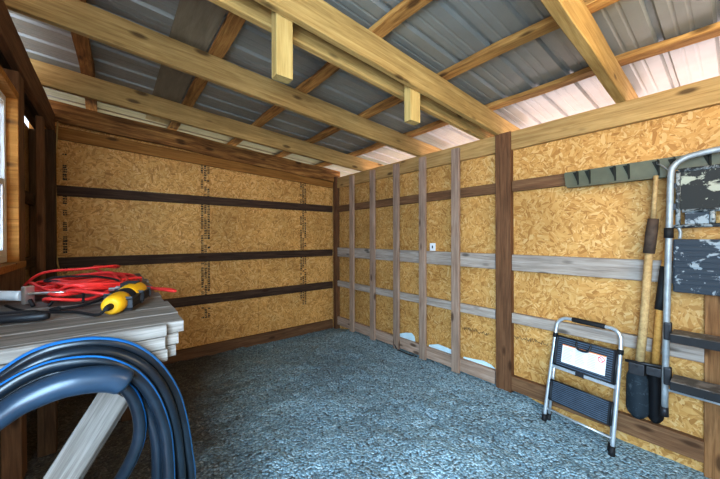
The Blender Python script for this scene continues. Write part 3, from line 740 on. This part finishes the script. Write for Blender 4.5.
# ---------------------------------------------------------------- step ladder
ld = thing('step_ladder', 'folded grey step ladder with paint splattered black tray hanging at the right edge', 'ladder', (2.60, .03, .3))
bm = bmesh.new()
LYa, LYb = .270, -.215
path = [(2.60, .286, .36), (2.60, .277, 1.02), (2.60, .266, 1.60), (2.60, .262, 1.775), (2.60, .250, 1.822), (2.60, .220, 1.852), (2.60, .165, 1.872), (2.60, .03, 1.885), (2.60, -.10, 1.875), (2.60, -.17, 1.85), (2.60, -.205, 1.79), (2.60, -.212, 1.60), (2.60, -.222, 1.02), (2.60, -.232, .36)]
add_tube(bm, crom(path, 6), .0165, 12); link('front_frame', bm, M['galv'], ld, smooth=True)
for y in (.287, -.233):
    bm = bmesh.new(); add_tube(bm, [(2.60, y, .32), (2.60, y, .375)], [.021, .019], 12); link('rubber_foot', bm, M['bolt'], ld)
for y, y2 in ((.271, .28), (-.22, -.228)):
    bm = bmesh.new(); add_tube(bm, [(2.60, y, 1.395), (2.60, y, 1.455)], .0215, 12); link('collar', bm, M['blackmat'], ld)
# tray with rim and lower slotted lip
bm = bmesh.new(); add_box(bm, (2.596, -.17, 1.555), (2.612, .226, 1.785), bev=.006)
tr = link('tray', bm, M['tray'], ld)
bm = bmesh.new()
for p, q in (((.232, 1.79), (-.176, 1.79)), ((.232, 1.79), (.232, 1.47)), ((-.176, 1.79), (-.176, 1.47)), ((.215, 1.553), (-.16, 1.553)), ((.25, 1.462), (-.19, 1.476))):
    add_tube(bm, [(2.598, *p), (2.598, *q)], .011, 8)
link('tray_rim', bm, M['tray_rim'], tr)
bm = bmesh.new(); add_box(bm, (2.600, .11, 1.475), (2.612, .205, 1.545), bev=.004)
link('tray_pocket', bm, M['panel'], tr)
for y in (.098, -.045):
    bm = bmesh.new(); add_tube(bm, [(2.598, y, 1.545), (2.598, y, 1.475)], .012, 8); link('tray_web', bm, M['tray_rim'], tr)
bm = bmesh.new(); add_box(bm, (2.592, .232, 1.56), (2.608, .258, 1.60), bev=.004); link('tray_bracket', bm, M['bolt'], tr)
bm = bmesh.new(); add_box(bm, (2.592, .232, 1.69), (2.608, .25, 1.72), bev=.004); link('tray_bracket', bm, M['bolt'], tr)
# platform panel with horizontal ribs
bm = bmesh.new(); add_box(bm, (2.592, -.19, 1.075), (2.615, .252, 1.388), bev=.008)
for k in range(9): add_box(bm, (2.586, -.18, 1.095 + .0325 * k), (2.593, .245, 1.116 + .0325 * k), bev=.002)
pf = link('platform', bm, M['panel'], ld)
bm = bmesh.new(); add_tube(bm, crom([(2.60, .225, 1.39), (2.60, .222, 1.43), (2.60, .235, 1.47)], 4), .008, 8); link('link_rod', bm, M['galv'], ld)
for zt_ in (.845, .575):
    bm = bmesh.new(); add_box(bm, (2.475, -.205, zt_ - .004), (2.622, .250, zt_ + .004), bev=.002); sp1 = link('step', bm, M['stepgrey'], ld)
    bm = bmesh.new(); add_box(bm, (2.462, -.205, zt_ - .042), (2.476, .250, zt_ + .002), bev=.003); add_box(bm, (2.476, -.203, zt_ - .035), (2.62, .248, zt_ - .004)); link('step_nosing', bm, M['blackmat'], sp1)
    for y in (.268, -.215):
        bm = bmesh.new(); add_box(bm, (2.575, y - .012, zt_ - .06), (2.622, y + .022, zt_ + .045), bev=.008); link('step_bracket', bm, M['bolt'], sp1)
bm = bmesh.new(); add_tube(bm, [(2.60, .27, .482), (2.60, -.22, .482)], .008, 10); link('spreader_rod', bm, M['alu'], ld)
# wire hook that hangs the ladder on the rack
bm = bmesh.new(); add_tube(bm, crom([(2.675, .325, 1.89), (2.665, .330, 1.86), (2.64, .31, 1.845), (2.61, .285, 1.815), (2.59, .262, 1.79)], 6), .004, 8)
tag(link('wire_hook', bm, M['galv']), 'thin wire hook between the olive tool rack and the ladder frame', 'hook')

# ---------------------------------------------------------------- light, sky, camera
w = bpy.data.worlds.new('World'); bpy.context.scene.world = w; w.use_nodes = True
nt = w.node_tree; bg = nt.nodes['Background']; N = NB(nt)
tc = N.n('ShaderNodeTexCoord').outputs['Generated']
sp = N.n('ShaderNodeSeparateXYZ'); N.l(tc, sp.inputs[0])
N.l(N.ramp(N.math('ADD', N.math('MULTIPLY', sp.outputs[2], .5), .5), [(.48, (.75, .72, .70)), (.52, (.92, .95, 1.0)), (.9, (.50, .70, 1.0))]), bg.inputs[0])
bg.inputs[1].default_value = 1.6
def area(name, loc, target, sx, sy, power, col):
    l = bpy.data.lights.new(name, 'AREA'); l.shape = 'RECTANGLE'; l.size = sx; l.size_y = sy; l.energy = power; l.color = col
    o = bpy.data.objects.new(name, l); C.objects.link(o); o.location = loc
    o.rotation_euler = (V(target) - V(loc)).to_track_quat('-Z', 'Y').to_euler(); return o
area('doorway_daylight', (-1.0, -.45, 1.55), (1.5, 2.0, -.1), 1.7, 1.7, 310, (.54, .78, 1.0))
area('warm_fill', (1.5, -.6, 2.2), (1.7, 3.0, 1.7), .8, .5, 22, (1.0, .80, .52))  # added warm fill near the roof, stands for no real lamp
sl = bpy.data.lights.new('sun', 'SUN'); sl.energy = 23; sl.angle = .02; sl.color = (1, .90, .86)
so = bpy.data.objects.new('sun', sl); C.objects.link(so); so.rotation_euler = (V((-.85, .12, -1.0))).to_track_quat('-Z', 'Y').to_euler()

cd = bpy.data.cameras.new('camera'); cam = bpy.data.objects.new('camera', cd); C.objects.link(cam)
cd.sensor_width = 36; cd.sensor_fit = 'HORIZONTAL'; cd.lens = F / 720 * 36; cd.clip_start = .02
mw = Matrix((cr, cu, -fw)).transposed().to_4x4(); mw.translation = CAM; cam.matrix_world = mw
sc = bpy.context.scene; sc.camera = cam
sc.view_settings.view_transform = 'Standard'; sc.view_settings.look = 'None'; sc.view_settings.exposure = .12; sc.view_settings.gamma = .84
sc.cycles.use_denoising = True
sc.cycles.max_bounces = 8; sc.cycles.diffuse_bounces = 5
